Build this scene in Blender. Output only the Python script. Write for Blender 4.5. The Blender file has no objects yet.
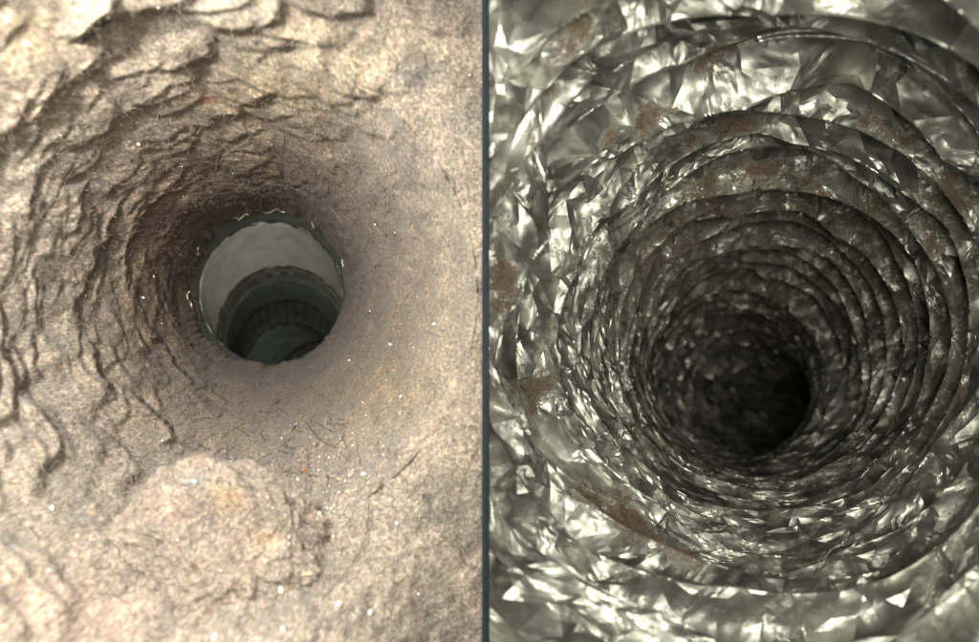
import bpy, math, random
import numpy as np
from mathutils import Vector
from mathutils.geometry import delaunay_2d_cdt

C = bpy.context.scene.collection
scene = bpy.context.scene
rng = np.random.default_rng(11)
random.seed(11)
F = 900.0                      # focal length in photograph pixels (979 wide)
PX0, PY0 = 489.5, 321.0

# ------------------------------------------------------------------ camera
cam_d = bpy.data.cameras.new('camera')
cam = bpy.data.objects.new('camera', cam_d); C.objects.link(cam)
cam.rotation_euler = (math.radians(90), 0, 0)
cam_d.sensor_width = 36.0
cam_d.lens = 36.0 * F / 979.0
cam_d.clip_start = 0.01
cam_d.clip_end = 20
cam_d.dof.use_dof = True
cam_d.dof.focus_distance = 0.46
cam_d.dof.aperture_fstop = 11.5
scene.camera = cam

# ------------------------------------------------------------------ light
w = bpy.data.worlds.new('World'); scene.world = w; w.use_nodes = True
w.node_tree.nodes['Background'].inputs[0].default_value = (1.0, 0.95, 0.86, 1)
w.node_tree.nodes['Background'].inputs[1].default_value = 0.16
scene.view_settings.view_transform = 'Standard'
scene.view_settings.look = 'None'
scene.view_settings.exposure = 0.0
scene.view_settings.gamma = 1.0

def lamp(name, loc, target, size, power, col):
    d = bpy.data.lights.new(name, 'AREA'); d.shape = 'DISK'; d.size = size
    d.energy = power; d.color = col
    o = bpy.data.objects.new(name, d); C.objects.link(o)
    o.location = loc
    o.rotation_euler = (Vector(target) - Vector(loc)).to_track_quat('-Z', 'Y').to_euler()
    return o
lamp('work_lamp', (-0.095, 0.075, 0.06), (-0.12, 0.40, -0.01), 0.02, 2.2, (1.0, 0.945, 0.84))
lamp('hand_lamp', (0.03, -0.15, 0.03), (0.14, 0.40, -0.02), 0.20, 4.0, (1.0, 0.94, 0.81))

# ------------------------------------------------------------------ helpers
def px2w(x, y, d):
    """point seen at photograph pixel x, y at distance d along the view axis"""
    return np.stack([(x - PX0) / F * d, d, (PY0 - y) / F * d], -1)

_perm = rng.permutation(4096)
_val = rng.uniform(-1, 1, 4096)
def vnoise(p, seed=0):
    """smooth value noise, p (...,3)"""
    i = np.floor(p).astype(np.int64); f = p - i
    f = f * f * f * (f * (f * 6 - 15) + 10)
    def h(a, b, c):
        return _val[_perm[(_perm[(_perm[(a + seed * 131) & 4095] + b) & 4095] + c) & 4095]]
    x, y, z = i[..., 0], i[..., 1], i[..., 2]
    fx, fy, fz = f[..., 0], f[..., 1], f[..., 2]
    def lx(b, c): 
        a0 = h(x, b, c); return a0 + (h(x + 1, b, c) - a0) * fx
    c00, c10 = lx(y, z), lx(y + 1, z)
    c01, c11 = lx(y, z + 1), lx(y + 1, z + 1)
    a = c00 + (c10 - c00) * fy; b = c01 + (c11 - c01) * fy
    return a + (b - a) * fz
def fbm(p, octv=4, seed=0, gain=0.5):
    s = 0; a = 1; t = 0
    for k in range(octv):
        s = s + a * vnoise(p * (2.03 ** k) + 17.3 * k, seed + k); t += a; a *= gain
    return s / t
def sstep(a, b, x):
    t = np.clip((x - a) / (b - a), 0, 1); return t * t * (3 - 2 * t)

def mesh_obj(name, verts, faces, mat, parent=None, smooth=True, sharp=None):
    me = bpy.data.meshes.new(name)
    verts = np.asarray(verts, np.float32); faces = np.asarray(faces, np.int32)
    n, k = faces.shape
    me.vertices.add(len(verts)); me.vertices.foreach_set('co', verts.ravel())
    me.loops.add(n * k); me.loops.foreach_set('vertex_index', faces.ravel())
    me.polygons.add(n); me.polygons.foreach_set('loop_start', np.arange(0, n * k, k, dtype=np.int32))
    me.polygons.foreach_set('use_smooth', np.full(n, smooth))
    me.update(calc_edges=True)
    if sharp is not None: me.set_sharp_from_angle(angle=math.radians(sharp))
    me.materials.append(mat)
    o = bpy.data.objects.new(name, me); C.objects.link(o)
    if parent: o.parent = parent
    return o
def fattr(o, name, vals):
    a = o.data.attributes.new(name, 'FLOAT', 'POINT'); a.data.foreach_set('value', np.asarray(vals, np.float32))
def cattr(o, name, cols):
    a = o.data.attributes.new(name, 'FLOAT_COLOR', 'POINT')
    c = np.ones((len(cols), 4), np.float32); c[:, :3] = cols; a.data.foreach_set('color', c.ravel())
GROUPS = {'crumb': 'crumbs caught in the lint', 'hair': 'hairs lying in the lint', 'flake': 'tan flakes in the lint'}
def tag(o, label=None, cat=None, group=None, kind=None):
    group = group or GROUPS.get(cat)
    if label: o['label'] = label
    if cat: o['category'] = cat
    if group: o['group'] = group
    if kind: o['kind'] = kind
    return o
def empty(name, loc=(0, 0, 0)):
    o = bpy.data.objects.new(name, None); C.objects.link(o); o.location = loc; return o

def grid_faces(nr, nc, wrap=False):
    i, j = np.meshgrid(np.arange(nr - 1), np.arange(nc if wrap else nc - 1), indexing='ij')
    j2 = (j + 1) % nc
    return np.stack([i * nc + j, i * nc + j2, (i + 1) * nc + j2, (i + 1) * nc + j], -1).reshape(-1, 4)

def tubes(paths, rad, sides=3):
    """paths (n, k, 3), rad (n,) or (n,k) -> verts, quad faces"""
    n, k, _ = paths.shape
    t = np.gradient(paths, axis=1); t /= np.linalg.norm(t, axis=2, keepdims=True) + 1e-12
    ref = np.where(np.abs(t[..., 1:2]) > .8, np.array([1., 0, 0]), np.array([0, 1., 0]))
    a = np.cross(t, ref); a /= np.linalg.norm(a, axis=2, keepdims=True) + 1e-12
    b = np.cross(t, a)
    rad = np.asarray(rad)
    if rad.ndim == 1: rad = np.repeat(rad[:, None], k, 1)
    ang = np.arange(sides) * 2 * math.pi / sides
    v = paths[:, :, None] + rad[:, :, None, None] * (a[:, :, None] * np.cos(ang)[:, None] + b[:, :, None] * np.sin(ang)[:, None])
    f = grid_faces(k, sides, True)
    f = (f[None] + (np.arange(n) * k * sides)[:, None, None]).reshape(-1, 4)
    return v.reshape(-1, 3), f

# ------------------------------------------------------------------ materials
def newmat(name):
    m = bpy.data.materials.new(name); m.use_nodes = True
    nt = m.node_tree; b = nt.nodes['Principled BSDF']
    return m, nt, b
def N(nt, t, **kw):
    n = nt.nodes.new(t)
    for k, v in kw.items():
        if k.startswith('i_'): n.inputs[k[2:].replace('_', ' ')].default_value = v
        else: setattr(n, k, v)
    return n
def noise(nt, scale, detail=3, rough=.55, vec=None):
    n = N(nt, 'ShaderNodeTexNoise'); n.inputs['Scale'].default_value = scale
    n.inputs['Detail'].default_value = detail; n.inputs['Roughness'].default_value = rough
    if vec is not None: nt.links.new(vec, n.inputs['Vector'])
    return n
def ramp(nt, fac, stops):
    r = N(nt, 'ShaderNodeValToRGB'); nt.links.new(fac, r.inputs[0])
    e = r.color_ramp.elements
    e[0].position, e[0].color = stops[0][0], (*stops[0][1], 1)
    e[1].position, e[1].color = stops[1][0], (*stops[1][1], 1)
    for p, c in stops[2:]:
        x = e.new(p); x.color = (*c, 1)
    return r
def mixc(nt, a, b, fac, mode='MIX'):
    m = N(nt, 'ShaderNodeMix', data_type='RGBA', blend_type=mode)
    for s, v in ((6, a), (7, b), (0, fac)):
        if isinstance(v, (int, float)): m.inputs[s].default_value = v
        elif isinstance(v, tuple): m.inputs[s].default_value = (*v, 1)
        else: nt.links.new(v, m.inputs[s])
    return m.outputs[2]

def lint_material():
    m, nt, b = newmat('lint')
    mp = N(nt, 'ShaderNodeMapping'); mp.inputs['Scale'].default_value = (1, .3, 1)
    nt.links.new(N(nt, 'ShaderNodeTexCoord').outputs['Object'], mp.inputs[0]); tc = mp.outputs[0]
    at = N(nt, 'ShaderNodeAttribute', attribute_name='patch').outputs['Color']
    g = noise(nt, 900, 3, .7, tc)
    c1 = ramp(nt, g.outputs[0], [(.30, (.092, .081, .070)), (.72, (.42, .383, .33)), (.5, (.21, .186, .159))]).outputs[0]
    h = noise(nt, 420, 2, .6, tc)
    sp = ramp(nt, h.outputs['Color'], [(.3, (.7, .74, .82)), (.7, (1.22, 1.05, .9))]).outputs[0]
    hue = mixc(nt, (1, 1, 1), h.outputs['Color'], .55, 'MIX')
    c2 = mixc(nt, c1, hue, .5, 'MULTIPLY')
    p = noise(nt, 75, 5, .7, tc)
    c3 = mixc(nt, c2, ramp(nt, p.outputs[0], [(.34, (.58, .57, .58)), (.66, (1.28, 1.22, 1.13))]).outputs[0], .9, 'MULTIPLY')
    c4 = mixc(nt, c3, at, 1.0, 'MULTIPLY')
    sc = mixc(nt, c4, (1.5, 1.5, 1.5), 1.0, 'MULTIPLY')
    nt.links.new(sc, b.inputs['Base Color'])
    b.inputs['Roughness'].default_value = .95
    b.inputs['Specular IOR Level'].default_value = .08
    b.inputs['Sheen Weight'].default_value = .15
    bm = N(nt, 'ShaderNodeBump'); bm.inputs['Strength'].default_value = .9; bm.inputs['Distance'].default_value = .0009
    n2 = noise(nt, 1100, 4, .75, tc)
    nt.links.new(n2.outputs[0], bm.inputs['Height']); nt.links.new(bm.outputs[0], b.inputs['Normal'])
    return m

def foil_material():
    m, nt, b = newmat('crumpled_foil')
    tc = N(nt, 'ShaderNodeTexCoord').outputs['Object']
    du = N(nt, 'ShaderNodeAttribute', attribute_name='dust').outputs['Fac']
    n1 = noise(nt, 90, 6, .7, tc); n2 = noise(nt, 700, 3, .7, tc)
    # dust cover: painted map broken up by noise
    s1 = N(nt, 'ShaderNodeMath', operation='ADD'); nt.links.new(du, s1.inputs[0]); n1s = N(nt, 'ShaderNodeMath', operation='MULTIPLY'); n1s.inputs[1].default_value = 1.9; nt.links.new(n1.outputs[0], n1s.inputs[0]); nt.links.new(n1s.outputs[0], s1.inputs[1])
    s2 = N(nt, 'ShaderNodeMath', operation='MULTIPLY_ADD'); nt.links.new(n2.outputs[0], s2.inputs[0]); s2.inputs[1].default_value = 1.1; nt.links.new(s1.outputs[0], s2.inputs[2])
    mr = N(nt, 'ShaderNodeMapRange'); mr.inputs[1].default_value = 1.70; mr.inputs[2].default_value = 1.98
    nt.links.new(s2.outputs[0], mr.inputs[0]); dust = mr.outputs[0]
    tarn = noise(nt, 30, 4, .6, tc)
    foil = ramp(nt, tarn.outputs[0], [(.35, (.27, .28, .25)), (.66, (.55, .565, .51))]).outputs[0]
    dc = ramp(nt, n2.outputs[0], [(.3, (.052, .039, .026)), (.75, (.165, .128, .088))]).outputs[0]
    nt.links.new(mixc(nt, foil, dc, dust), b.inputs['Base Color'])
    mt = N(nt, 'ShaderNodeMapRange'); mt.inputs[3].default_value = 1; mt.inputs[4].default_value = .12
    nt.links.new(dust, mt.inputs[0]); nt.links.new(mt.outputs[0], b.inputs['Metallic'])
    r0 = N(nt, 'ShaderNodeMapRange'); r0.inputs[1].default_value = .35; r0.inputs[2].default_value = .7
    r0.inputs[3].default_value = .42; r0.inputs[4].default_value = .60
    nt.links.new(n1.outputs[0], r0.inputs[0])
    rr = N(nt, 'ShaderNodeMix', data_type='FLOAT'); nt.links.new(dust, rr.inputs[0]); nt.links.new(r0.outputs[0], rr.inputs[2]); rr.inputs[3].default_value = .85
    nt.links.new(rr.outputs[0], b.inputs['Roughness'])
    bm = N(nt, 'ShaderNodeBump'); bm.inputs['Strength'].default_value = .25; bm.inputs['Distance'].default_value = .0006
    hs = N(nt, 'ShaderNodeMath', operation='MULTIPLY_ADD'); nt.links.new(n2.outputs[0], hs.inputs[0]); nt.links.new(dust, hs.inputs[1])
    n3 = noise(nt, 260, 2, .5, tc); nt.links.new(n3.outputs[0], hs.inputs[2])
    nt.links.new(hs.outputs[0], bm.inputs['Height']); nt.links.new(bm.outputs[0], b.inputs['Normal'])
    return m

def metal_material(name, c0, c1, rough, metallic=.8, scale=60):
    m, nt, b = newmat(name)
    tc = N(nt, 'ShaderNodeTexCoord').outputs['Object']
    n = noise(nt, scale, 5, .65, tc)
    nt.links.new(ramp(nt, n.outputs[0], [(.35, c0), (.68, c1)]).outputs[0], b.inputs['Base Color'])
    b.inputs['Metallic'].default_value = metallic
    r = N(nt, 'ShaderNodeMapRange'); r.inputs[3].default_value = rough - .1; r.inputs[4].default_value = rough + .12
    nt.links.new(n.outputs[0], r.inputs[0]); nt.links.new(r.outputs[0], b.inputs['Roughness'])
    bm = N(nt, 'ShaderNodeBump'); bm.inputs['Strength'].default_value = .25; bm.inputs['Distance'].default_value = .0008
    n2 = noise(nt, 500, 3, .6, tc); nt.links.new(n2.outputs[0], bm.inputs['Height']); nt.links.new(bm.outputs[0], b.inputs['Normal'])
    return m
def plain(name, col, rough=.8, metallic=0, var=.25, scale=900):
    m, nt, b = newmat(name)
    tc = N(nt, 'ShaderNodeTexCoord').outputs['Object']
    n = noise(nt, scale, 2, .5, tc)
    a = tuple(x * (1 - var) for x in col); c = tuple(min(1, x * (1 + var)) for x in col)
    nt.links.new(ramp(nt, n.outputs[0], [(.35, a), (.65, c)]).outputs[0], b.inputs['Base Color'])
    b.inputs['Roughness'].default_value = rough; b.inputs['Metallic'].default_value = metallic
    b.inputs['Specular IOR Level'].default_value = .2
    return m
M_lint = lint_material()
M_foil = foil_material()
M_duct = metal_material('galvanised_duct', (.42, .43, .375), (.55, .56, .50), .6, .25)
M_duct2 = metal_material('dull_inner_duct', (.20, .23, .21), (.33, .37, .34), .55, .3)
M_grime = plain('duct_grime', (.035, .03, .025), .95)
M_burr = plain('bright_torn_metal', (.75, .68, .52), .3, .8)
M_wire = metal_material('foil_wrapped_wire', (.62, .62, .56), (.8, .8, .74), .28, 1, 200)
M_separator = plain('dark_separator', (.0105, .0155, .021), .9, 0, .05)
M_fib = plain('lint_fibre', (.34, .29, .25), .9, 0, .5, 300)
M_hair = plain('dark_hair', (.05, .035, .03), .6)
M_crumb = plain('pale_crumb', (.85, .8, .68), .5, 0, .15)
M_tan = plain('tan_flake', (.62, .44, .24), .8)
M_orange = plain('rust_orange_crumb', (.42, .13, .04), .8)
M_seed = plain('dark_seed', (.06, .055, .045), .6)
M_blue = plain('blue_grey_fluff', (.33, .37, .42), .95)

# ------------------------------------------------------------------ separator bar between the two duct views
def box(name, x0, x1, y0, y1, z0, z1, mat, bev=.0002, parent=None):
    import bmesh
    bm = bmesh.new(); bmesh.ops.create_cube(bm, size=1)
    for v in bm.verts:
        v.co = ((x0 + x1) / 2 + v.co.x * (x1 - x0), (y0 + y1) / 2 + v.co.y * (y1 - y0), (z0 + z1) / 2 + v.co.z * (z1 - z0))
    bmesh.ops.bevel(bm, geom=bm.edges[:], offset=bev, segments=2, affect='EDGES')
    me = bpy.data.meshes.new(name); bm.to_mesh(me); bm.free(); me.materials.append(mat)
    o = bpy.data.objects.new(name, me); C.objects.link(o); o.parent = parent
    return o
SLAB_Y = .318
sx0, sx1 = -7.6 / F * SLAB_Y, -.1 / F * SLAB_Y
dv = box('divider_bar', sx0, sx1, SLAB_Y, .75, -.2, .2, M_separator)  # view separator, given depth here as an added solid slab
tag(dv, 'thin dark separator bar between the view of the lint clogged duct and the view of the foil duct', 'separator bar')

import bmesh
bm = bmesh.new()                              # thin added baffle ahead of the bar, keeps the left lamp off the foil
cs = [(y, -3.85 / F * y) for y in (.15, SLAB_Y)]
vs = [bm.verts.new((cx0 + sx * .00013, y, z)) for (y, cx0) in cs for sx in (-1, 1) for z in (-.2, .2)]
for q_ in ((0, 1, 3, 2), (4, 6, 7, 5), (0, 4, 5, 1), (2, 3, 7, 6), (0, 2, 6, 4), (1, 5, 7, 3)): bm.faces.new([vs[i] for i in q_])
me = bpy.data.meshes.new('light_baffle'); bm.to_mesh(me); bm.free(); me.materials.append(M_separator)
fs_ = bpy.data.objects.new('light_baffle', me); C.objects.link(fs_); fs_.parent = dv
# ------------------------------------------------------------------ LEFT: lint lined bore
LR = np.array([72, 78, 100, 140, 190, 250, 330, 430, 560, 700.])
LD = np.array([.71, .68, .565, .46, .385, .325, .275, .235, .205, .19])
LCX = np.array([268, 268, 262, 252, 242, 234, 235, 240, 240, 240.])
LCY = np.array([288, 287, 288, 288, 290, 295, 305, 315, 320, 320.])
_LG = np.linspace(math.log(60), math.log(800), 400)
def _smooth_tab(v):
    a = np.interp(_LG, np.log(LR), v); e0, e1 = a[0], a[-1]
    for _ in range(160):
        a = np.r_[e0, (a[:-2] + 2 * a[1:-1] + a[2:]) / 4, e1]
    return a
_LT = [_smooth_tab(v) for v in (LCX, LCY, LD)]
def ltab(r):
    l = np.log(r)
    return tuple(np.interp(l, _LG, t) for t in _LT)
NT, NS = 1150, 720
th = np.linspace(0, 2 * math.pi, NT, endpoint=False)
q = np.linspace(0, 1, NS)
rr = 78 * (590 / 78) ** (q ** 1.0)
TH, RR = np.meshgrid(th, rr)
cx, cy, DD = ltab(RR)
# ragged lip
teeth = (np.abs(((TH * 23 / math.pi + 1.2 * np.sin(TH * 5)) % 1) - .5) - .25) * 4.0
lipw = np.exp(-(RR - 78) / 5)
leftmask = sstep(-.2, .5, -np.cos(TH)) + .5 * sstep(.2, .8, np.sin(TH))
ring3 = np.stack([np.cos(TH) * 3, np.sin(TH) * 3, np.zeros_like(TH)], -1)
RRj = RR + lipw * (teeth * leftmask * (.6 + .9 * np.abs(vnoise(ring3 * 2, 9))) + 2.5 * vnoise(ring3 * 3, 3) + 1.5 * vnoise(ring3 * 8, 5) * leftmask)
X = cx + RRj * np.cos(TH); Y = cy - RRj * np.sin(TH)
def lint_depth(x, y, d):
    k = sstep(280, 500, x) ** .8 * 1.03
    return d + (np.maximum(d, .333) - d) * k
DD = lint_depth(X, Y, DD)
P = px2w(X, Y, DD)
# base normals
dt = np.roll(P, -1, 1) - np.roll(P, 1, 1); ds = np.gradient(P, axis=0)
nrm = np.cross(dt, ds); nrm /= np.linalg.norm(nrm, axis=2, keepdims=True) + 1e-12
nrm *= np.sign(-(nrm * P).sum(2, keepdims=True))           # face the viewer side
tin = -ds / (np.linalg.norm(ds, axis=2, keepdims=True) + 1e-12)   # towards the hole

PN = P * np.array([1, .3, 1.])
# ledges traced as they lie, (strength mm, width px, points)
LEDGES = [
 (6, 18, [(118, -6), (110, 14), (97, 27), (82, 37), (70, 42), (60, 38)]),
 (2, 7, [(101, 66), (93, 76), (84, 82)]),
 (4.5, 14, [(67, 84), (58, 96), (46, 108), (42, 118), (40, 132), (34, 150)]),
 (4, 12, [(45, 158), (38, 180), (31, 205), (29, 216)]),
 (2.5, 8, [(106, 84), (100, 95), (92, 105), (85, 112)]),
 (2, 7, [(150, 79), (141, 90)]), (2.2, 7, [(138, 103), (128, 112), (121, 118)]),
 (3.5, 11, [(202, 80), (180, 86), (165, 92), (155, 100), (150, 116)]),
 (3.2, 10, [(250, 136), (226, 142), (212, 141)]), (3, 9, [(201, 129), (195, 145), (180, 155), (160, 160)]),
 (4, 12, [(84, 183), (82, 200), (81, 218), (78, 230), (65, 238), (60, 250)]),
 (4, 12, [(42, 258), (36, 275), (37, 296), (41, 314)]),
 (5, 13, [(130, 188), (120, 205), (113, 222), (108, 240), (98, 252), (95, 268), (88, 280), (82, 295), (78, 308), (75, 324)]),
 (4.5, 10, [(205, 178), (185, 190), (165, 196), (150, 205), (145, 215), (143, 228), (135, 243), (130, 258), (131, 275), (134, 295), (141, 314)]),
 (3.5, 7, [(195, 203), (178, 218), (172, 228), (160, 238), (152, 246), (148, 262), (147, 280), (148, 302)]),
 (3, 8, [(109, 266), (102, 276), (100, 290), (95, 312)]),
 (3, 7, [(160, 270), (162, 290), (157, 318)]),
 (5, 15, [(84, 334), (95, 355), (100, 370), (112, 388), (118, 396)]),
 (5, 16, [(118, 383), (135, 394), (152, 407), (165, 418), (178, 436)]),
 (3, 8, [(94, 325), (100, 345)]), (3.5, 9, [(114, 345), (124, 365), (137, 380)]),
 (3.5, 8, [(132, 322), (140, 338), (151, 352)]),
 (4, 9, [(149, 320), (160, 340), (172, 355), (188, 372), (195, 384)]),
 (2.6, 9, [(34, 333), (33, 350), (35, 368), (44, 380)]), (3, 8, [(213, 388), (228, 403)]),
 (2.5, 10, [(24, 388), (35, 400), (45, 415), (64, 432)]),
 (4, 12, [(243, 107), (262, 104), (280, 97)]), (2.2, 7, [(262, 130), (248, 148)]), (2.2, 8, [(286, 127), (301, 133)]),
 (2.5, 8, [(236, 182), (262, 169)]), (3, 8, [(214, 178), (240, 200), (262, 192), (286, 202)]),
 (2.5, 7, [(290, 190), (307, 183)]), (2, 7, [(333, 173), (343, 164)]), (1.8, 7, [(366, 24), (360, 44)]),
 (2, 8, [(252, 70), (270, 50)]), (2.0, 6, [(312, 82), (317, 90)]),
 (3, 8, [(170, 300), (176, 325), (192, 345), (212, 362)]), (2.6, 7, [(185, 392), (205, 398), (222, 412)]),
]
CLOD = [(118, 500), (140, 476), (165, 462), (190, 452), (212, 450), (235, 456), (252, 476), (274, 488), (293, 500), (306, 520), (309, 546)]
wx = X + 5 * vnoise(PN * 150, 21) + 2.2 * vnoise(PN * 480, 22)
wy = Y + 5 * vnoise(PN * 150, 23) + 2.2 * vnoise(PN * 480, 24)
def seg_field(pts, wide):
    """distance, side (+ = away from the hole), end taper"""
    pts = np.array(pts, float); lo = pts.min(0) - wide; hi = pts.max(0) + wide
    m = (wx > lo[0]) & (wx < hi[0]) & (wy > lo[1]) & (wy < hi[1])
    x, y = wx[m], wy[m]
    best = np.full(x.shape, 1e9); side = np.ones_like(x); tt = np.zeros_like(x)
    ln = np.linalg.norm(np.diff(pts, axis=0), axis=1); cum = np.r_[0, np.cumsum(ln)]
    for a, b, l, c0 in zip(pts[:-1], pts[1:], ln, cum):
        t = np.clip(((x - a[0]) * (b[0] - a[0]) + (y - a[1]) * (b[1] - a[1])) / l ** 2, 0, 1)
        qx, qy = a[0] + t * (b[0] - a[0]), a[1] + t * (b[1] - a[1])
        d = np.hypot(x - qx, y - qy)
        s = np.sign(np.hypot(x - 268, y - 292) - np.hypot(qx - 268, qy - 292))
        u = d < best
        best[u], side[u], tt[u] = d[u], s[u], ((c0 + t * l) / cum[-1])[u]
    return m, best, side, tt
H = np.zeros_like(X)      # metres along the normal
OV = np.zeros_like(X)     # overhang towards the hole
for a, wd, pts in LEDGES:
    m, d, s, t = seg_field(pts, wd * 3.5 + 12)
    e = np.sqrt(np.clip(4 * t * (1 - t), 0, 1)) * .85 + .15
    e *= np.exp(-np.where((t <= 0) | (t >= 1), d, 0) / 3.0)
    k = a * .001 * 2.5 * e
    out = np.where(s > 0, sstep(0, 2.6, d) * np.exp(-(d / wd) ** 1.4 * .8), -.35 * np.exp(-(d / 4.5) ** 2) * sstep(0, 1.2, d))
    H[m] += k * out
    OV[m] += np.where(s > 0, k * 1.0 * np.exp(-d / (wd * .35)), 0)
# the clod
wob_ = 1 + .10 * vnoise(PN * 60, 75) + .035 * vnoise(PN * 220, 76)
rho = np.hypot((wx - 214) / 98, np.minimum(wy - 560, 0) / 106) / wob_
cm = (.35 + .65 * sstep(110, 240, wx)) * np.exp(-np.clip(wy - 560, 0, 999) / 60) * (1 - sstep(520, 640, wy) * sstep(200, 290, wx))
dome = np.clip(1 - np.clip(rho, 0, 1) ** 12, 0, 1) ** .5
H += .006 * cm * dome * (1 + .55 * fbm(PN * 62, 3, 77)) - .004 * cm * np.exp(-((rho - 1.0) / .10) ** 2)
# free terraces, strong on the left and top, faint elsewhere
lm = .42 + .58 * sstep(-.45, .6, np.cos(th - 2.5))
rp = np.random.default_rng(5)
wth = TH + (6 * vnoise(PN * 90, 91) + 1.5 * vnoise(PN * 330, 92)) / RR
wr = RR + 6 * vnoise(PN * 90, 93) + 1.5 * vnoise(PN * 330, 94)
for ip in range(620):
    r_c = 84 * (520 / 84) ** (rp.random() ** .85); t_c = rp.uniform(0, 2 * math.pi)
    if rp.random() > .30 + .70 * np.interp(t_c, th, lm): continue
    if math.hypot(240 + r_c * math.cos(t_c) - 215, 300 - r_c * math.sin(t_c) - 535) < 115 or 240 + r_c * math.cos(t_c) > 430: continue
    wid = (8 + .10 * r_c) * rp.uniform(.6, 1.7); ln = wid * rp.uniform(.45, 1.0)      # half width, reach outwards (px)
    j0 = int((t_c - 1.3 * wid / r_c) / (2 * math.pi) * NT); j1 = int((t_c + 1.3 * wid / r_c) / (2 * math.pi) * NT) + 1
    i0, i1 = np.searchsorted(rr, [r_c - wid * .8 - 9, r_c + ln * 2.2 + 9]); jj = np.arange(j0, j1) % NT
    if i1 - i0 < 3: continue
    dth = (wth[i0:i1][:, jj] - t_c + math.pi) % (2 * math.pi) - math.pi
    a_ = dth * r_c / wid; fr = wr[i0:i1][:, jj] - (r_c - wid * .55 * np.sqrt(np.clip(1 - a_ * a_, 0, 1)) + wid * .3)   # distance out from the front edge
    side = sstep(1, .72, np.abs(a_))
    hh = .00085 * math.sqrt(wid) * rp.uniform(.5, 1.4) * np.interp(t_c, th, lm) * sstep(0, 2.6, fr) * np.clip(1 - fr / (ln * 2.1), 0, 1) ** .8 * side
    blk = H[i0:i1][:, jj]; H[i0:i1, jj[0]:jj[0] + len(jj)] if 0 else None
    H[np.ix_(np.arange(i0, i1), jj)] = blk + np.maximum(hh - .35 * np.clip(blk, 0, 1), 0)
# felt is soft: round the edges a little
def soften(A, n):
    for _ in range(n):
        A = (np.roll(A, 1, 1) + 2 * A + np.roll(A, -1, 1)) / 4
        A[1:-1] = (A[:-2] + 2 * A[1:-1] + A[2:]) / 4
    return A
H = soften(H, 7)
near_ = sstep(260, 110, RR)
sm_ = sstep(.2, -.5, np.cos(TH - 2.5))
H += sm_ * (1 - .5 * sstep(370, 460, X)) * (.0034 * np.abs(fbm(PN * 60, 3, 85)) + .0016 * fbm(PN * 150, 3, 86))
H += near_ * (.0030 * fbm(PN * 85, 3, 81) + .0010 * fbm(PN * 230, 2, 82))
# lumps, tufts, grain
H += .0034 * (1 - .5 * sstep(350, 450, X)) * fbm(PN * 45, 3, 51) + .0012 * fbm(PN * 130, 3, 55)
H += .0005 * fbm(PN * 330, 2, 61) + .0003 * fbm(PN * 800, 2, 63)
rb = np.clip(sstep(-.3, .8, -np.cos(TH - 2.6)), 0, 1)
H += rb * (1 - .6 * sstep(370, 460, X)) * (.0026 * fbm(PN * 55, 4, 71) + .0012 * fbm(PN * 210, 2, 72))
damp = sstep(78, 90, RR) * .85 + .15
H *= damp; OV *= damp
ray = P / np.linalg.norm(P, axis=2, keepdims=True)
fac = 1 / np.clip(-(nrm * ray).sum(2), .42, 1)
P2 = P - ray * (H * fac)[..., None] + tin * (OV * .06)[..., None]
# roll the lip over, back to the duct wall
roll = []
lipc = np.array([(268 - PX0) / F * .68, .68, (PY0 - 287) / F * .68])
for k, (dy, dr) in enumerate([(.003, .0004), (.006, .0022), (.010, .0045), (.030, .0055)]):
    v = P2[0] - lipc; rad = np.hypot(v[:, 0], v[:, 2])[:, None]
    q_ = P2[0] + np.stack([v[:, 0] / rad[:, 0] * dr, np.full(NT, dy), v[:, 2] / rad[:, 0] * dr], -1)
    roll.append(q_)
G = np.concatenate([np.array(roll[::-1]), P2], 0)
GX = PX0 + G[..., 0] / G[..., 1] * F; GY = PY0 - G[..., 2] / G[..., 1] * F
# keep clear of the divider
lim = np.where(G[..., 1] > SLAB_Y, sx0 - .00002, -7.7 / F * G[..., 1])
G[..., 0] = np.minimum(G[..., 0], lim)
fc = grid_faces(G.shape[0], NT, True)
nx = np.concatenate([np.repeat(X[:1], 4, 0), X], 0).ravel(); ny = np.concatenate([np.repeat(Y[:1], 4, 0), Y], 0).ravel()
ok = (nx > -130) & (nx < 500) & (ny > -140) & (ny < 770)
fc = fc[ok[fc].all(1)]
used = np.zeros(len(nx), bool); used[fc.ravel()] = True
remap = np.cumsum(used) - 1
root = empty('lint_clogged_duct', tuple(lipc))
tag(root, 'round metal duct packed with thick grey brown lint, left of the dark separator bar', 'duct')
def under(o):
    """parent keeping the mesh where it was built"""
    o.parent = root; o.location = -root.location if o.location.length == 0 else o.location - root.location
    return o
lint = mesh_obj('lint_lining', G.reshape(-1, 3)[used], remap[fc], M_lint)
# tints: warm, grey and bluish fluff where they lie
tint = np.ones((len(nx), 3))
def blob(x, y, rx, ry, col, k=1.0):
    g = np.exp(-(((nx - x) / rx) ** 2 + ((ny - y) / ry) ** 2)) * k
    tint[:] = tint * (1 - g[:, None]) + tint * np.array(col) * g[:, None]
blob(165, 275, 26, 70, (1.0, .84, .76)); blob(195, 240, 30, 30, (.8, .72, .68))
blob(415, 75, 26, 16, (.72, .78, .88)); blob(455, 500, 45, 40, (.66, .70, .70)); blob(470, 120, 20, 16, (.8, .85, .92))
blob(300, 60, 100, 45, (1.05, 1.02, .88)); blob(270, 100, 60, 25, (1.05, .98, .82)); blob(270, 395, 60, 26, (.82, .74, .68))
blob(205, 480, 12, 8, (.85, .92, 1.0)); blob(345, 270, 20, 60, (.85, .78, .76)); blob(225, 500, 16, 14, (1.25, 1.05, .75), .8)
blob(60, 620, 120, 60, (1.1, 1.0, .98)); blob(380, 390, 50, 30, (1.1, 1.05, .85)); blob(20, 40, 70, 60, (1.2, 1.15, 1.0))
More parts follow.
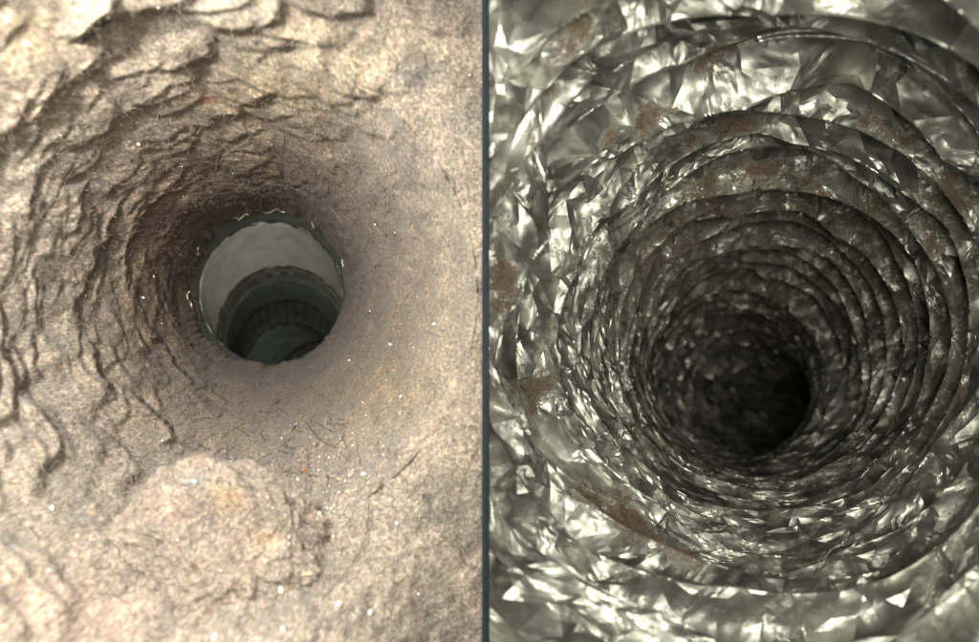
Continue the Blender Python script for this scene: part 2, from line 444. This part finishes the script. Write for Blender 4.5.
blob(200, 600, 120, 40, (.86, .86, .88)); blob(205, 100, 12, 4, (1.1, .7, .5)); blob(430, 330, 50, 120, (1.12, 1.1, 1.03))
rh = np.hypot(nx - 262, ny - 288); g_ = sstep(235, 100, rh)[:, None]; tint[:] *= 1 - g_ * (1 - np.array([.70, .63, .57]))  # browner lint near the hole; shade there is also painted into the tint
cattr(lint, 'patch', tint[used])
under(lint)

GV = G.reshape(-1, 3)[used]; GVX = PX0 + GV[:, 0] / GV[:, 1] * F; GVY = PY0 - GV[:, 2] / GV[:, 1] * F
# the fluffy clump sitting in the mouth
import bmesh
bm = bmesh.new(); bmesh.ops.create_icosphere(bm, subdivisions=7, radius=1)
cu = np.array([v.co[:] for v in bm.verts]); cf = np.array([[v.index for v in f.verts] for f in bm.faces]); bm.free()
cr = np.array([.0335, .026, .0265])
ax = np.abs(cu) ** np.array([1, 1, 1.])
cP = cu * cr
cP[:, 0] *= 1 + .10 * cu[:, 2]
cdisp = .0075 * fbm(cu * 2.1 + 3, 3, 101) + .0050 * np.abs(fbm(cu * 4.5 + 9, 3, 102)) + .0011 * fbm(cu * 16, 3, 103) + .00035 * fbm(cu * 42, 2, 104)
cP += cu * cdisp[:, None]
a_ = math.radians(-12); cP = np.stack([cP[:, 0] * math.cos(a_) - cP[:, 2] * math.sin(a_), cP[:, 1], cP[:, 0] * math.sin(a_) + cP[:, 2] * math.cos(a_)], -1)
CC = px2w(np.float64(222), np.float64(545), np.float64(.3125))
clump = mesh_obj('lint_clump', cP, cf, M_lint); clump.location = CC
tag(clump, 'rounded fluffy lump of lint bulging up below the hole of the clogged duct', 'lint clump')
cW = cP + CC; cX = PX0 + cW[:, 0] / cW[:, 1] * F; cY = PY0 - cW[:, 2] / cW[:, 1] * F
ct = np.ones((len(cP), 3)) * np.array([.90, .88, .87])
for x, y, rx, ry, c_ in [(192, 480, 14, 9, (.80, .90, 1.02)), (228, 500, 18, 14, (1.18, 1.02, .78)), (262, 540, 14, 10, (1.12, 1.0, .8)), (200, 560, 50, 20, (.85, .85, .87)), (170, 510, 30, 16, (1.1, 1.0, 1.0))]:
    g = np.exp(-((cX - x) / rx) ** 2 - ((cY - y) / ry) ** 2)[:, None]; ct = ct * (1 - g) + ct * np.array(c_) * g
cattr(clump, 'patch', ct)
ci = rng.integers(0, len(cP), 5200); cn = cu[ci]; keep_ = cn[:, 1] < .25; ci = ci[keep_]; cn = cn[keep_]; n_ = len(ci)
cd = rng.normal(size=(n_, 3)); cc2 = rng.normal(size=(n_, 3)); tl = np.linspace(0, 1, 5)[None, :, None]; cl = rng.uniform(.002, .008, n_)[:, None, None]
cpath = cP[ci][:, None] + cn[:, None] * (.0003 + .0014 * np.sin(tl * math.pi)) + cl * (cd[:, None] * .6 * (tl - .5) + cc2[:, None] * .8 * (tl - .5) ** 2)
v, f_ = tubes(cpath, rng.uniform(.00003, .00007, n_)); o = mesh_obj('fuzz', v, f_, M_fib); o.parent = clump; o['kind'] = 'stuff'
vis = cu[:, 1] < .3
GV = np.concatenate([GV, cW[vis]]); GVX = np.concatenate([GVX, cX[vis]]); GVY = np.concatenate([GVY, cY[vis]])
def on_lint(x, y, r=2.5):
    """a point of the lint surface where the photograph shows x, y"""
    d = np.hypot(GVX - x, GVY - y); c = np.where(d < r)[0]
    if len(c) == 0: c = np.array([np.argmin(d)])
    i = c[np.argmin(GV[c, 1])]
    return GV[i]

# fuzz: fine fibres lying in the lint
nf = 17000
cand = np.where((np.arange(len(GVX)) < len(GVX) - int(vis.sum())) & (GVX > -20) & (GVX < 486) & (GVY > -20) & (GVY < 660))[0]
pr = np.hypot(GVX[cand] - 262, GVY[cand] - 290) * (1 + 1.2 * np.exp(-((GVX[cand] - 230) / 90) ** 2 - ((GVY[cand] - 510) / 60) ** 2)); pr /= pr.sum()
ix = rng.choice(cand, nf, p=pr)
base = GV[ix]
k = 5
L = rng.uniform(.0015, .006, nf) * np.where(rng.random(nf) < .1, 2.2, 1)
dirv = rng.normal(size=(nf, 3)); dirv /= np.linalg.norm(dirv, axis=1, keepdims=True)
curl = rng.normal(size=(nf, 3)) * .9
tt = np.linspace(0, 1, k)[None, :, None]
toc = -base / np.linalg.norm(base, axis=1, keepdims=True)
paths = base[:, None] + toc[:, None] * (.0004 + .0008 * np.sin(tt * math.pi)) + L[:, None, None] * (dirv[:, None] * (tt - .5) * np.array([1, .35, 1]) + curl[:, None] * (tt - .5) ** 2)
v, f_ = tubes(paths, rng.uniform(.00002, .00006, nf))
fz = mesh_obj('lint_fuzz', v, f_, M_fib); fz['kind'] = 'stuff'; under(fz)
# dark hairs in the mass
nh = 420
hx = np.where(rng.random(nh) < .6, rng.normal(230, 110, nh), rng.uniform(0, 480, nh)); hy = np.where(rng.random(nh) < .75, rng.normal(480, 60, nh), rng.uniform(0, 640, nh))
hp = []
for x, y in zip(hx, hy):
    if not (5 < x < 475 and 5 < y < 638) or math.hypot(x - 268, y - 287) < 90: continue
    n = 8; a = rng.uniform(0, 6.28); c = rng.normal(0, .35); ln = rng.uniform(8, 26)
    pts = []
    for i in range(n):
        pts.append(on_lint(x, y, 3) * .994); a += c / 2; x += math.cos(a) * ln / n; y += math.sin(a) * ln / n
    hp.append(pts)
hp = [q_ for q_ in hp if max(abs(q_[i][1] - q_[i + 1][1]) for i in range(7)) < .012]; hp = np.array(hp); hp[:, 1:-1] = (hp[:, :-2] + hp[:, 1:-1] * 2 + hp[:, 2:]) / 4
v, f_ = tubes(hp, rng.uniform(.00004, .00010, len(hp)), 4)
o = mesh_obj('tangled_hair', v, f_, M_hair); o['kind'] = 'stuff'; under(o)

def hair(name, pts, rad, mat, label, cat='hair'):
    rad *= .6
    P_ = np.array([on_lint(x, y, 3) * .992 for x, y in pts])
    # smooth resample
    n = 24; s = np.linspace(0, len(P_) - 1, n); out = np.stack([np.interp(s, np.arange(len(P_)), P_[:, i]) for i in range(3)], -1)
    for _ in range(6): out[1:-1] = (out[:-2] + out[1:-1] * 2 + out[2:]) / 4
    c = out.mean(0); v, f_ = tubes((out - c)[None], np.array([rad]), 6)
    o = mesh_obj(name, v, f_, mat); o.location = c
    return tag(o, label, cat)
hair('strand_of_hair', [(369, 499), (370, 515), (367, 535), (360, 554), (348, 570), (335, 584), (322, 597)], .00022, M_hair, 'long dark hair curving down the lint right of the big lint clod')
hair('strand_of_hair', [(303, 417), (309, 426), (316, 434), (321, 438)], .00018, M_hair, 'short dark hair lying just below the open metal duct')
hair('strand_of_hair', [(60, 421), (72, 421), (85, 422)], .00016, M_hair, 'short straight dark hair in the lint at lower left')
hair('strand_of_hair', [(276, 462), (282, 470), (292, 474), (303, 470), (308, 462), (304, 454)], .00014, M_hair, 'thin hair looped round the orange crumb')

def chip_mesh(sx, sy, sz, seed, mat, name, sub=1):
    import bmesh
    r = random.Random(seed); bm = bmesh.new(); bmesh.ops.create_icosphere(bm, subdivisions=sub, radius=1)
    for v in bm.verts:
        k = r.uniform(.7, 1.15); v.co = (v.co.x * sx * k, v.co.y * sy * k, v.co.z * sz * k)
    me = bpy.data.meshes.new(name); bm.to_mesh(me); bm.free(); me.materials.append(mat); return me
def chip(name, x, y, w_, h_, mat, label, cat, rot=0, sub=1):
    p = on_lint(x, y, 3); s = p[1] / F
    w_ *= .75; h_ *= .75
    me = chip_mesh(w_ / 2 * s, min(w_, h_) / 2.6 * s, h_ / 2 * s, int(x * 7 + y), mat, name, sub)
    o = bpy.data.objects.new(name, me); C.objects.link(o); o.location = p * .994; o.rotation_euler = (0, rot, 0)
    return tag(o, label, cat)
chip('seed', 360, 93, 13, 6, M_seed, 'dark oval seed stuck in pale lint above the duct opening', 'seed', .25, 2)
chip('crumb', 303, 467, 5, 7, M_orange, 'rust orange crumb right of the big lint clod', 'crumb', .2)
chip('crumb', 214, 634, 9, 12, M_crumb, 'largest white crumb at the bottom edge of the lint', 'crumb', .3)
chip('crumb', 282, 588, 6, 11, M_crumb, 'long white crumb upright below the big lint clod', 'crumb', -.4)
chip('crumb', 281, 627, 7, 8, M_crumb, 'blurred white crumb near the bottom, right of the largest white one', 'crumb')
chip('crumb', 338, 602, 9, 8, M_crumb, 'cream crumb at the lower end of the long dark hair', 'crumb')
chip('crumb', 371, 610, 6, 8, M_crumb, 'round cream crumb right of the lower end of the long hair', 'crumb')
chip('lint_flake', 308, 571, 13, 5, M_tan, 'tan flake lying under the right end of the lint clod', 'flake')
chip('lint_flake', 268, 561, 7, 7, M_tan, 'small tan flake on the front of the lint clod', 'flake')
chip('fluff', 192, 479, 13, 6, M_blue, 'blue grey tuft of fluff on top of the lint clod', 'fluff', .1, 2)
chip('crumb', 53, 505, 6, 8, M_crumb, 'pale crumb in the lint at far lower left', 'crumb', -.5)
chip('crumb', 361, 472, 8, 4, M_crumb, 'flat white crumb above the upper end of the long hair', 'crumb')
chip('crumb', 319, 511, 4, 5, M_crumb, 'small white crumb just right of the clod shadow', 'crumb')
chip('crumb', 347, 358, 3.5, 3.5, M_crumb, 'tiny white crumb nearest the duct opening, lower right', 'crumb')
# the rest of the grit
pts = []
for _ in range(260):
    z = rng.random()
    if z < .5: x, y = rng.normal(350, 35), rng.normal(490, 40)
    elif z < .62: x, y = rng.normal(250, 40), rng.normal(510, 40)
    else: x, y = rng.uniform(5, 475), rng.uniform(5, 635)
    if 5 < x < 475 and 5 < y < 638 and math.hypot(x - 268, y - 287) > 88: pts.append((x, y))
tv, tf, off = [], [], 0
ico = chip_mesh(1, 1, 1, 5, M_crumb, 'ico'); iv = np.array([v.co[:] for v in ico.vertices]); it = np.array([p.vertices[:] for p in ico.polygons]); bpy.data.meshes.remove(ico)
for x, y in pts:
    p = on_lint(x, y, 2) * .996; s = p[1] / F * rng.choice([.5, .7, .9, 1.3, 1.9], p=[.3, .3, .2, .14, .06])
    R_ = rng.normal(size=(3, 3)); R_, _r = np.linalg.qr(R_)
    tv.append((iv * np.array([1, .6, .8]) @ R_) * s + p); tf.append(it + off); off += len(iv)
o = mesh_obj('grit', np.concatenate(tv), np.concatenate(tf), M_crumb, smooth=False); tag(o, 'fine pale grit scattered through the lint', 'grit', None, 'stuff')

# ------------------------------------------------------------------ LEFT: metal duct seen through the hole
# rings: px centre, px radius, distance
KD = .68 / .577
def ring_c(x, y, d): return px2w(np.float64(x), np.float64(y), np.float64(d) * KD)
def section(name, a, b, mat, rows=14, nt=240, wave=None, rag=0, seed=0, lip=.0012, parent=True, stepout=.0012):
    """tube section from ring a to ring b; a, b = (cx, cy, r, d)"""
    t = np.linspace(0, 1, rows); ang = np.linspace(0, 2 * math.pi, nt, endpoint=False)
    Vv = []
    A_, B_ = ring_c(*a[:2], a[3]), ring_c(*b[:2], b[3]); ra, rb_ = a[2] / F * a[3] * KD, b[2] / F * b[3] * KD
    prof = [(0, lip + stepout), (0, lip * .3), (.004, 0)] + [(x, 0) for x in t[1:]] 
    for x, dr in prof:
        c = A_ + (B_ - A_) * x; r = ra + (rb_ - ra) * x + dr
        rr_ = np.full(nt, r)
        if wave: rr_ = rr_ + wave[1] * (np.abs(np.sin(ang * wave[0] / 2)) ** .6) * min(1, x * 5, (1 - x) * 6)
        if rag:
            q3 = np.stack([np.cos(ang) * 6, np.sin(ang) * 6, np.full(nt, x * 3.)], -1)
            rr_ = rr_ + rag * vnoise(q3, seed)
        yy = c[1] + (0 if not rag else rag * 1.5 * vnoise(np.stack([np.cos(ang) * 9, np.sin(ang) * 9, ang * 0], -1), seed + 2) * (1 - min(1, x * 8)))
        Vv.append(np.stack([c[0] + rr_ * np.cos(ang), np.full(nt, 1.) * yy, c[2] + rr_ * np.sin(ang)], -1))
    V_ = np.array(Vv)
    o = mesh_obj(name, V_.reshape(-1, 3), grid_faces(len(prof), nt, True), mat)
    if parent: under(o)
    return o
R0 = (268, 288, 85, .570)
R1 = (271, 293, 71, .628); R2 = (283, 332, 66, .690); R2b = (284.5, 336, 63, .725); R3 = (286, 339, 59.5, .760)
R4 = (287, 353, 54, .840); R5 = (291, 368, 46, .975); R6 = (322, 384, 44, 1.06); R7 = (360, 400, 41, 1.2)
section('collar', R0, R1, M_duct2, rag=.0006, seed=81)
section('duct_section', R1, R2, M_duct, rag=.0003, seed=82)
section('duct_section', R2, R2b, M_duct, rag=.0002, seed=83)
section('duct_section', R2b, R3, M_duct, rag=.0003, seed=84)
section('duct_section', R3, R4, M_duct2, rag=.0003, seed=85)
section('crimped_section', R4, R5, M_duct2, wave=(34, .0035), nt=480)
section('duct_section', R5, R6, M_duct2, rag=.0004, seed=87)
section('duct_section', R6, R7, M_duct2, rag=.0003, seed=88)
e_ = ring_c(*R7[:2], R7[3]); ang = np.linspace(0, 2 * math.pi, 48, endpoint=False); r7 = R7[2] / F * R7[3] * KD + .003
ev = np.stack([e_[0] + r7 * np.cos(ang), np.full(48, e_[1]), e_[2] + r7 * np.sin(ang)], -1)
ev = np.concatenate([ev, e_[None] + np.array([[0, .05, 0]])]); ef = np.array([(i, (i + 1) % 48, 48) for i in range(48)])
under(mesh_obj('end_cap', ev, ef, M_duct2))
# grime lines at the joints: ragged beads
def bead(name, a, rad, mat, seed, a0=0, a1=2 * math.pi, rag=.0008, thick=.6, n=300):
    ang = np.linspace(a0, a1, n); c = ring_c(*a[:2], a[3]); r = a[2] / F * a[3] * KD
    q3 = np.stack([np.cos(ang) * 8, np.sin(ang) * 8, ang * 0 + seed], -1)
    r2 = r + .0003 - rag * .5 + rag * vnoise(q3, seed) + rag * .5 * vnoise(q3 * 3, seed + 1)
    p = np.stack([c[0] + r2 * np.cos(ang), c[1] - .0006 + rag * vnoise(q3 * 2, seed + 4), c[2] + r2 * np.sin(ang)], -1)
    rd = rad * np.clip(1 + thick * 1.6 * vnoise(q3 * 1.5, seed + 2), .15, 2.2) * np.clip(np.minimum(ang - a0, a1 - ang) * 8, .1, 1)
    v, f_ = tubes(p[None], rd[None], 6)
    return under(mesh_obj(name, v, f_, mat))
bead('grime_bead', R1, .0006, M_grime, 91, .2, 2.6)
bead('grime_bead', R2, .0008, M_grime, 92, .2, 3.6)
bead('grime_bead', R2b, .0007, M_grime, 93, .1, 3.9)
bead('grime_bead', R4, .0007, M_grime, 94, .2, 3.6)
bead('grime_bead', R5, .0020, M_grime, 95, .1, 3.9)
bead('grime_bead', R6, .0022, M_grime, 96, .8, 4.2)
# bright torn edges of the cut metal
def burr(pts, label=None):
    P_ = np.array([px2w(np.float64(x), np.float64(y), np.float64(.668)) for x, y in pts]); n = 40
    s = np.linspace(0, len(P_) - 1, n); out = np.stack([np.interp(s, np.arange(len(P_)), P_[:, i]) for i in range(3)], -1)
    for _ in range(2): out[1:-1] = (out[:-2] + out[1:-1] * 2 + out[2:]) / 4
    v, f_ = tubes(out[None], (.00035 * np.clip(np.minimum(np.arange(n), n - 1 - np.arange(n)) / 5, .3, 1))[None], 5)
    under(mesh_obj('torn_edge', v, f_, M_burr))
burr([(329, 233), (329, 238), (334, 245), (336, 248), (340, 251), (343, 259), (342, 264), (347, 271)])
burr([(311, 221), (313, 226), (314, 229)])
burr([(261, 211), (265, 213), (269, 213), (274, 210), (278, 209), (281, 212), (286, 212)])
burr([(232, 219), (236, 217), (239, 220), (244, 215), (249, 214)])
burr([(190, 290), (187, 295), (188, 300), (191, 303), (192, 309)])
burr([(199, 246), (197, 251), (198, 255)])

# ------------------------------------------------------------------ RIGHT: crumpled foil duct
FR = np.array([28, 34, 40, 48, 58, 70, 85, 98, 117, 143, 180, 215, 290, 355, 430, 560, 720.])
FX = np.array([865, 822, 792, 768, 752, 742, 738, 748, 757, 765, 772, 775, 775, 778, 782, 785, 785.])
FY = np.array([438, 430, 420, 408, 396, 386, 377, 368, 356, 345, 333, 326, 316, 312, 310, 310, 310.])
FD = np.array([3.1, 2.55, 2.2, 1.83, 1.52, 1.26, 1.04, .90, .753, .616, .49, .42, .325, .265, .218, .168, .14])
def ftab(r):
    l = np.log(r); L_ = np.log(FR)
    return np.interp(l, L_, FX), np.interp(l, L_, FY), np.interp(l, L_, FD)
def smooth_noise1(n, k, seed):
    r = np.random.default_rng(seed); a = np.zeros(n); x = np.linspace(0, 2 * math.pi, n)
    for i in range(1, k + 1): a += r.normal() / i ** .7 * np.sin(i * x + r.uniform(0, 6.28))
    return a / 1.6
def subdiv(V_, T_, edge_fn):
    """split every triangle in four; V_ (n, c) parameters; edge_fn adds to the midpoints"""
    E = np.concatenate([T_[:, [0, 1]], T_[:, [1, 2]], T_[:, [2, 0]]]); E.sort(1)
    U, inv = np.unique(E, axis=0, return_inverse=True); inv = inv.ravel()
    mid = (V_[U[:, 0]] + V_[U[:, 1]]) / 2; mid = edge_fn(mid, V_[U[:, 0]], V_[U[:, 1]])
    n = len(V_); k = len(T_); a, b, c = inv[:k] + n, inv[k:2 * k] + n, inv[2 * k:] + n
    T2 = np.concatenate([np.stack([T_[:, 0], a, c], 1), np.stack([a, T_[:, 1], b], 1), np.stack([c, b, T_[:, 2]], 1), np.stack([a, b, c], 1)])
    return np.concatenate([V_, mid]), T2

EDGES = [640, 540, 465, 405, 358, 322, 290, 265, 240, 215, 195, 177, 162, 149, 137, 127, 117, 109, 101, 94, 87, 81, 75.5, 70, 65, 60.5, 56, 52, 48, 44.5, 41, 38, 35, 32, 29.5]
foil_root = empty('foil_duct', tuple(px2w(np.float64(775), np.float64(316), np.float64(.325))))
tag(foil_root, 'flexible duct of crumpled silver foil with brown dust, right of the dark separator bar', 'duct')
def funder(o): o.parent = foil_root; o.location = o.location - foil_root.location; return o
wob = {}
for i, r in enumerate(EDGES):
    rk = np.random.default_rng(700 + i); nk = rk.integers(11, 19)
    kx_ = np.sort((np.arange(nk) + rk.uniform(-.35, .35, nk)) / nk * 2 * math.pi); ky = rk.normal(0, 1, nk)
    a = np.interp(np.linspace(0, 2 * math.pi, 721), np.r_[kx_[-1] - 2 * math.pi, kx_, kx_[0] + 2 * math.pi], np.r_[ky[-1], ky, ky[0]])
    a = a * .8 + smooth_noise1(721, 3, 300 + i) * .7
    wob[i] = a * (.050 if r > 200 else .032)
    if r in (290, 215): wob[i] *= np.where(np.abs(np.linspace(0, 2 * math.pi, 721) - 1.3) < .9, .15, .8)
TB = np.linspace(0, 2 * math.pi, 721)
def pieces(n, T):
    """vertex sets of the connected pieces of a mesh"""
    par = list(range(n))
    def find(a):
        while par[a] != a: par[a] = par[par[a]]; a = par[a]
        return a
    for a, b, c in T.tolist():
        ra, rb2, rc = find(a), find(b), find(c)
        par[rb2] = ra; par[rc] = ra
    lab = np.array([find(i) for i in range(n)])
    return [np.where(lab == k)[0] for k in np.unique(lab)]
DUST = [  # x, y, rx, ry, rot deg, strength
 (572, 40, 36, 17, -50, .62), (500, 285, 18, 40, 0, .6), (532, 392, 26, 34, 30, .5), (640, 528, 85, 16, 32, .6), (612, 500, 22, 14, 10, .5),
 (555, 90, 16, 10, 0, .35), (650, 120, 14, 30, 35, .55), (712, 58, 26, 13, -25, .6), (720, 130, 60, 12, -15, .5), (607, 140, 9, 20, 30, .5),
 (740, 122, 24, 14, 0, .6), (890, 130, 34, 14, 38, .5), (870, 122, 18, 14, 20, .45), (950, 200, 30, 28, 30, .6), (935, 235, 25, 30, 0, .45),
 (975, 80, 20, 20, 30, .5), (930, 380, 22, 30, 0, .45), (915, 445, 30, 16, -30, .35), (880, 490, 40, 9, -20, .3), (960, 400, 14, 22, 0, .5),
 (770, 170, 80, 14, 0, .5), (800, 182, 50, 10, 8, .4), (700, 190, 40, 14, -35, .55), (660, 220, 14, 26, 30, .4), (790, 560, 60, 12, 5, .25),
 (570, 260, 24, 16, 0, .3), (960, 285, 14, 40, 0, .45), (900, 270, 14, 40, -10, .3), (760, 215, 90, 25, 0, .45), (850, 250, 50, 40, 30, .3)]
def dust_at(x, y, r, u):
    d = np.zeros_like(x)
    for cx_, cy_, rx, ry, ro, s in DUST:
        c, s_ = math.cos(math.radians(ro)), math.sin(math.radians(ro))
        dx, dy = x - cx_, y - cy_; a = (dx * c + dy * s_) / rx; b = (-dx * s_ + dy * c) / ry
        d = np.maximum(d, s * np.exp(-(a * a + b * b) ** 1.3))
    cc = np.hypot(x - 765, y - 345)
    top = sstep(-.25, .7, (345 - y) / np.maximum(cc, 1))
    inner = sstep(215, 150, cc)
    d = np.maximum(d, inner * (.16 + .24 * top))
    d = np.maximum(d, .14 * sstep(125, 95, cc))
    return d
for i in range(len(EDGES) - 1):
    r0, r1 = EDGES[i], EDGES[i + 1]
    w0, w1 = wob[i], wob[i + 1]
    spacing = math.log(r0 / r1)
    rm = math.sqrt(r0 * r1)
    big = rm > 130
    R_ = np.random.default_rng(900 + i)
    fpx = 68 if rm > 370 else 42 if rm > 230 else 25 if rm > 150 else 19 if rm > 90 else 13       # facet size in photograph pixels
    lead = .15 if rm > 180 else .09; W_ = (r0 * math.exp(lead) - r1) * (1.6 if rm < 250 else 1.2); Cx = 2 * math.pi * rm
    nb = max(34, int(Cx / fpx)); st = Cx / nb
    pts = [(Cx * k / nb, 0.0) for k in range(nb + 1)] + [(Cx * k / nb, W_) for k in range(nb + 1)]
    nfree = int(Cx * W_ / (st * st) * 1.3); md = min(st * .5, W_ * .4)
    free = []
    grid = {}
    for _ in range(nfree * 6):
        x, y = R_.uniform(0, Cx), R_.uniform(md * .6, W_ - md * .6); loc = md * (.55 + 1.5 * R_.random() ** 2)
        gx, gy = int(x / (md * 2)), int(y / (md * 2))
        if any((x - a) ** 2 + (y - b) ** 2 < loc * loc for ii in (-1, 0, 1) for jj in (-1, 0, 1) for a, b in grid.get((gx + ii, gy + jj), ())): continue
        grid.setdefault((gx, gy), []).append((x, y)); free.append((x, y))
        if len(free) >= nfree: break
    pts += free
    dl = delaunay_2d_cdt([Vector(p) for p in pts], [], [], 0, 1e-5)
    T_ = np.array([f for f in dl[2] if len(f) == 3]); pp = np.array([p[:] for p in dl[0]])
    dA_ = float(ftab(np.float64(rm))[2]); sc_ = .1 / rm                                   # metres per pixel on this ring
    sc_ = dA_ / F; fs = (.19 if rm > 330 else .13 if rm > 200 else .115) * st * sc_
    h = np.clip(R_.normal(0, .8, len(pp)), -1.6, 1.6) * fs; yj = R_.normal(0, 1, len(pp)) * fs * .7
    tj = R_.uniform(-.3, .3, nb + 1) * st
    for k, (x, y) in enumerate(pp):
        kb = int(round(x / st))
        if y < 1e-6 or y > W_ - 1e-6:
            if 0 < kb < nb: pp[k, 0] += tj[kb]
    seam = (pp[:, 0] < 1e-6) | (pp[:, 0] > Cx - 1e-6); h[seam] = 0; yj[seam] = 0
    el = st * sc_ * 1.2
    V_ = np.stack([pp[:, 0] / rm, pp[:, 1] / W_, h, yj], -1)
    lev = 4 if rm > 230 else 3 if rm > 120 else 2 if rm > 60 else 1
    for q_ in range(lev):
        amp = el * [.026, .010, .003, .001][q_]
        def ef(mid, A_, B_, amp=amp):
            mid = mid.copy(); mid[:, 2] += R_.normal(0, 1, len(mid)) * amp; mid[:, 3] += R_.normal(0, 1, len(mid)) * amp * .7
            return mid
        V_, T_ = subdiv(V_, T_, ef)
    t_, u_, h_, y_ = V_.T
    tm = np.mod(t_, 2 * math.pi)
    lr0 = math.log(r0) + lead + 0 * tm; lr1 = math.log(r1) + np.interp(tm, TB, w1)
    prev = math.log(r0) + np.interp(tm, TB, w0)
    uu = np.clip(u_, 0, 1)
    v_ = uu / .93                                         # beyond 1 the foil folds back behind its own lip
    lr = np.where(v_ < 1, lr0 + (lr1 - lr0) * v_, lr1 + (v_ - 1) * 1.1)
    rpx = np.exp(lr)
    cx_, cy_, _d = ftab(rpx)
    _, _, dA = ftab(np.float64(r0)); _, _, dB = ftab(np.float64(r1))
    slope = 1.5 * (r0 - r1) * (dA / F)
    run = min(slope, (dB - dA) * (.9 if rm > 330 else .7))
    dd_ = np.where(v_ < 1, dA + run * v_, dA + run + (v_ - 1) / .075 * (dB - dA - run))
    # each pleat bellies out behind the lip before it
    belly = np.sin(np.clip(v_, 0, 1) * math.pi) * .18 * run
    # large soft buckles
    kx = sstep(700, 480, cx_ + rpx * np.cos(t_)); push = (max(float(dA), .285) - float(dA)) * kx
    q3 = np.stack([np.cos(t_) * 2.2, np.sin(t_) * 2.2, lr * 5], -1)
    buck = (.006 if big else .004) * vnoise(q3, 400 + i) + (.0022 if big else .0012) * vnoise(q3 * np.array([3.2, 3.2, 2.5]), 500 + i)
    calm = np.clip((1.07 - v_) * 10, .2, 1)
    dz = dd_ + (h_ * 1.5 + buck) * calm + belly
    xs = cx_ + rpx * np.cos(t_); ys = cy_ - rpx * np.sin(t_)
    Q = px2w(xs, ys, dz)
    Q[:, 0] += y_ * .5 * calm * np.sin(t_); Q[:, 2] -= y_ * .5 * calm * np.cos(t_)
    X_ = PX0 + Q[:, 0] / Q[:, 1] * F; Y_ = PY0 - Q[:, 2] / Q[:, 1] * F
    Q = Q * ((Q[:, 1] + push) / Q[:, 1])[:, None]   # towards the divider the foil lies further back
    keep = (X_ > 470) & (X_ < 1075) & (Y_ > -95) & (Y_ < 740)
    tk = keep[T_].all(1)
    if tk.sum() == 0: continue
    Q[:, 0] = np.maximum(Q[:, 0], np.where(Q[:, 1] > SLAB_Y, sx1 + .00002, .0))
    T_ = T_[tk]; us = np.zeros(len(Q), bool); us[T_.ravel()] = True; rmap = np.cumsum(us) - 1
    Tn = rmap[T_]; Qn = Q[us]; dn = dust_at(X_, Y_, rpx, uu)[us]
    for vs_ in pieces(len(Qn), Tn) if rm > 300 else [np.arange(len(Qn))]:
        mk = np.zeros(len(Qn), bool); mk[vs_] = True; sel = mk[Tn].all(1)
        if sel.sum() < 60: continue
        rm2 = np.cumsum(mk) - 1
        o = mesh_obj('foil_pleat', Qn[mk], rm2[Tn[sel]], M_foil, sharp=15 if rm > 130 else 24)
        fattr(o, 'dust', dn[mk])
        funder(o)
# closed far end, out of reach of the light
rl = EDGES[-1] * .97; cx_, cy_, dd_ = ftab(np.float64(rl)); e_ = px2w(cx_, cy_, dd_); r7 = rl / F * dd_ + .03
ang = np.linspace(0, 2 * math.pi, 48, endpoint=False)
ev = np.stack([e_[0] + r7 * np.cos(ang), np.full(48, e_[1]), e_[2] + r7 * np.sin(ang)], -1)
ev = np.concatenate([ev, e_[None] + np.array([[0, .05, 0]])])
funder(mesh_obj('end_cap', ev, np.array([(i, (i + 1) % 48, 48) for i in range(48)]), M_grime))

# wire ribs showing through the foil
def wire(pts, rad, dist):
    p = np.array(pts, float); n = 60; s = np.linspace(0, len(p) - 1, n)
    out = np.stack([np.interp(s, np.arange(len(p)), p[:, i]) for i in range(2)], -1)
    for _ in range(25): out[1:-1] = (out[:-2] + out[1:-1] * 2 + out[2:]) / 4
    e = np.clip(np.minimum(np.arange(n), n - 1 - np.arange(n)) / 8, 0, 1)
    d = dist + .012 * (1 - e)
    P_ = px2w(out[:, 0], out[:, 1], d)
    rd = rad * (.3 + .7 * np.sqrt(e)) * (1 + .12 * np.sin(np.arange(n) * 2.1))
    v, f_ = tubes(P_[None], rd[None], 8)
    funder(mesh_obj('wire_rib', v, f_, M_wire))
wire([(737, 45), (755, 38), (775, 32.5), (800, 30), (830, 30), (858, 33), (880, 38), (905, 46), (932, 61)], .0007, .318)
wire([(738, 47), (757, 41), (777, 37), (800, 35), (830, 36), (858, 39), (882, 44), (906, 51), (931, 62)], .0006, .317)
wire([(760, 37), (780, 30.5), (800, 28), (830, 28), (850, 30.5)], .0006, .320)
wire([(758, 109), (775, 106), (797, 104.5), (825, 106), (845, 110), (866, 118)], .0008, .405)
wire([(762, 111), (780, 108.5), (800, 108), (826, 110), (846, 114), (864, 120)], .0007, .403)

scene.cycles.max_bounces = 10
scene.cycles.diffuse_bounces = 4
scene.cycles.glossy_bounces = 8
scene.cycles.use_denoising = True
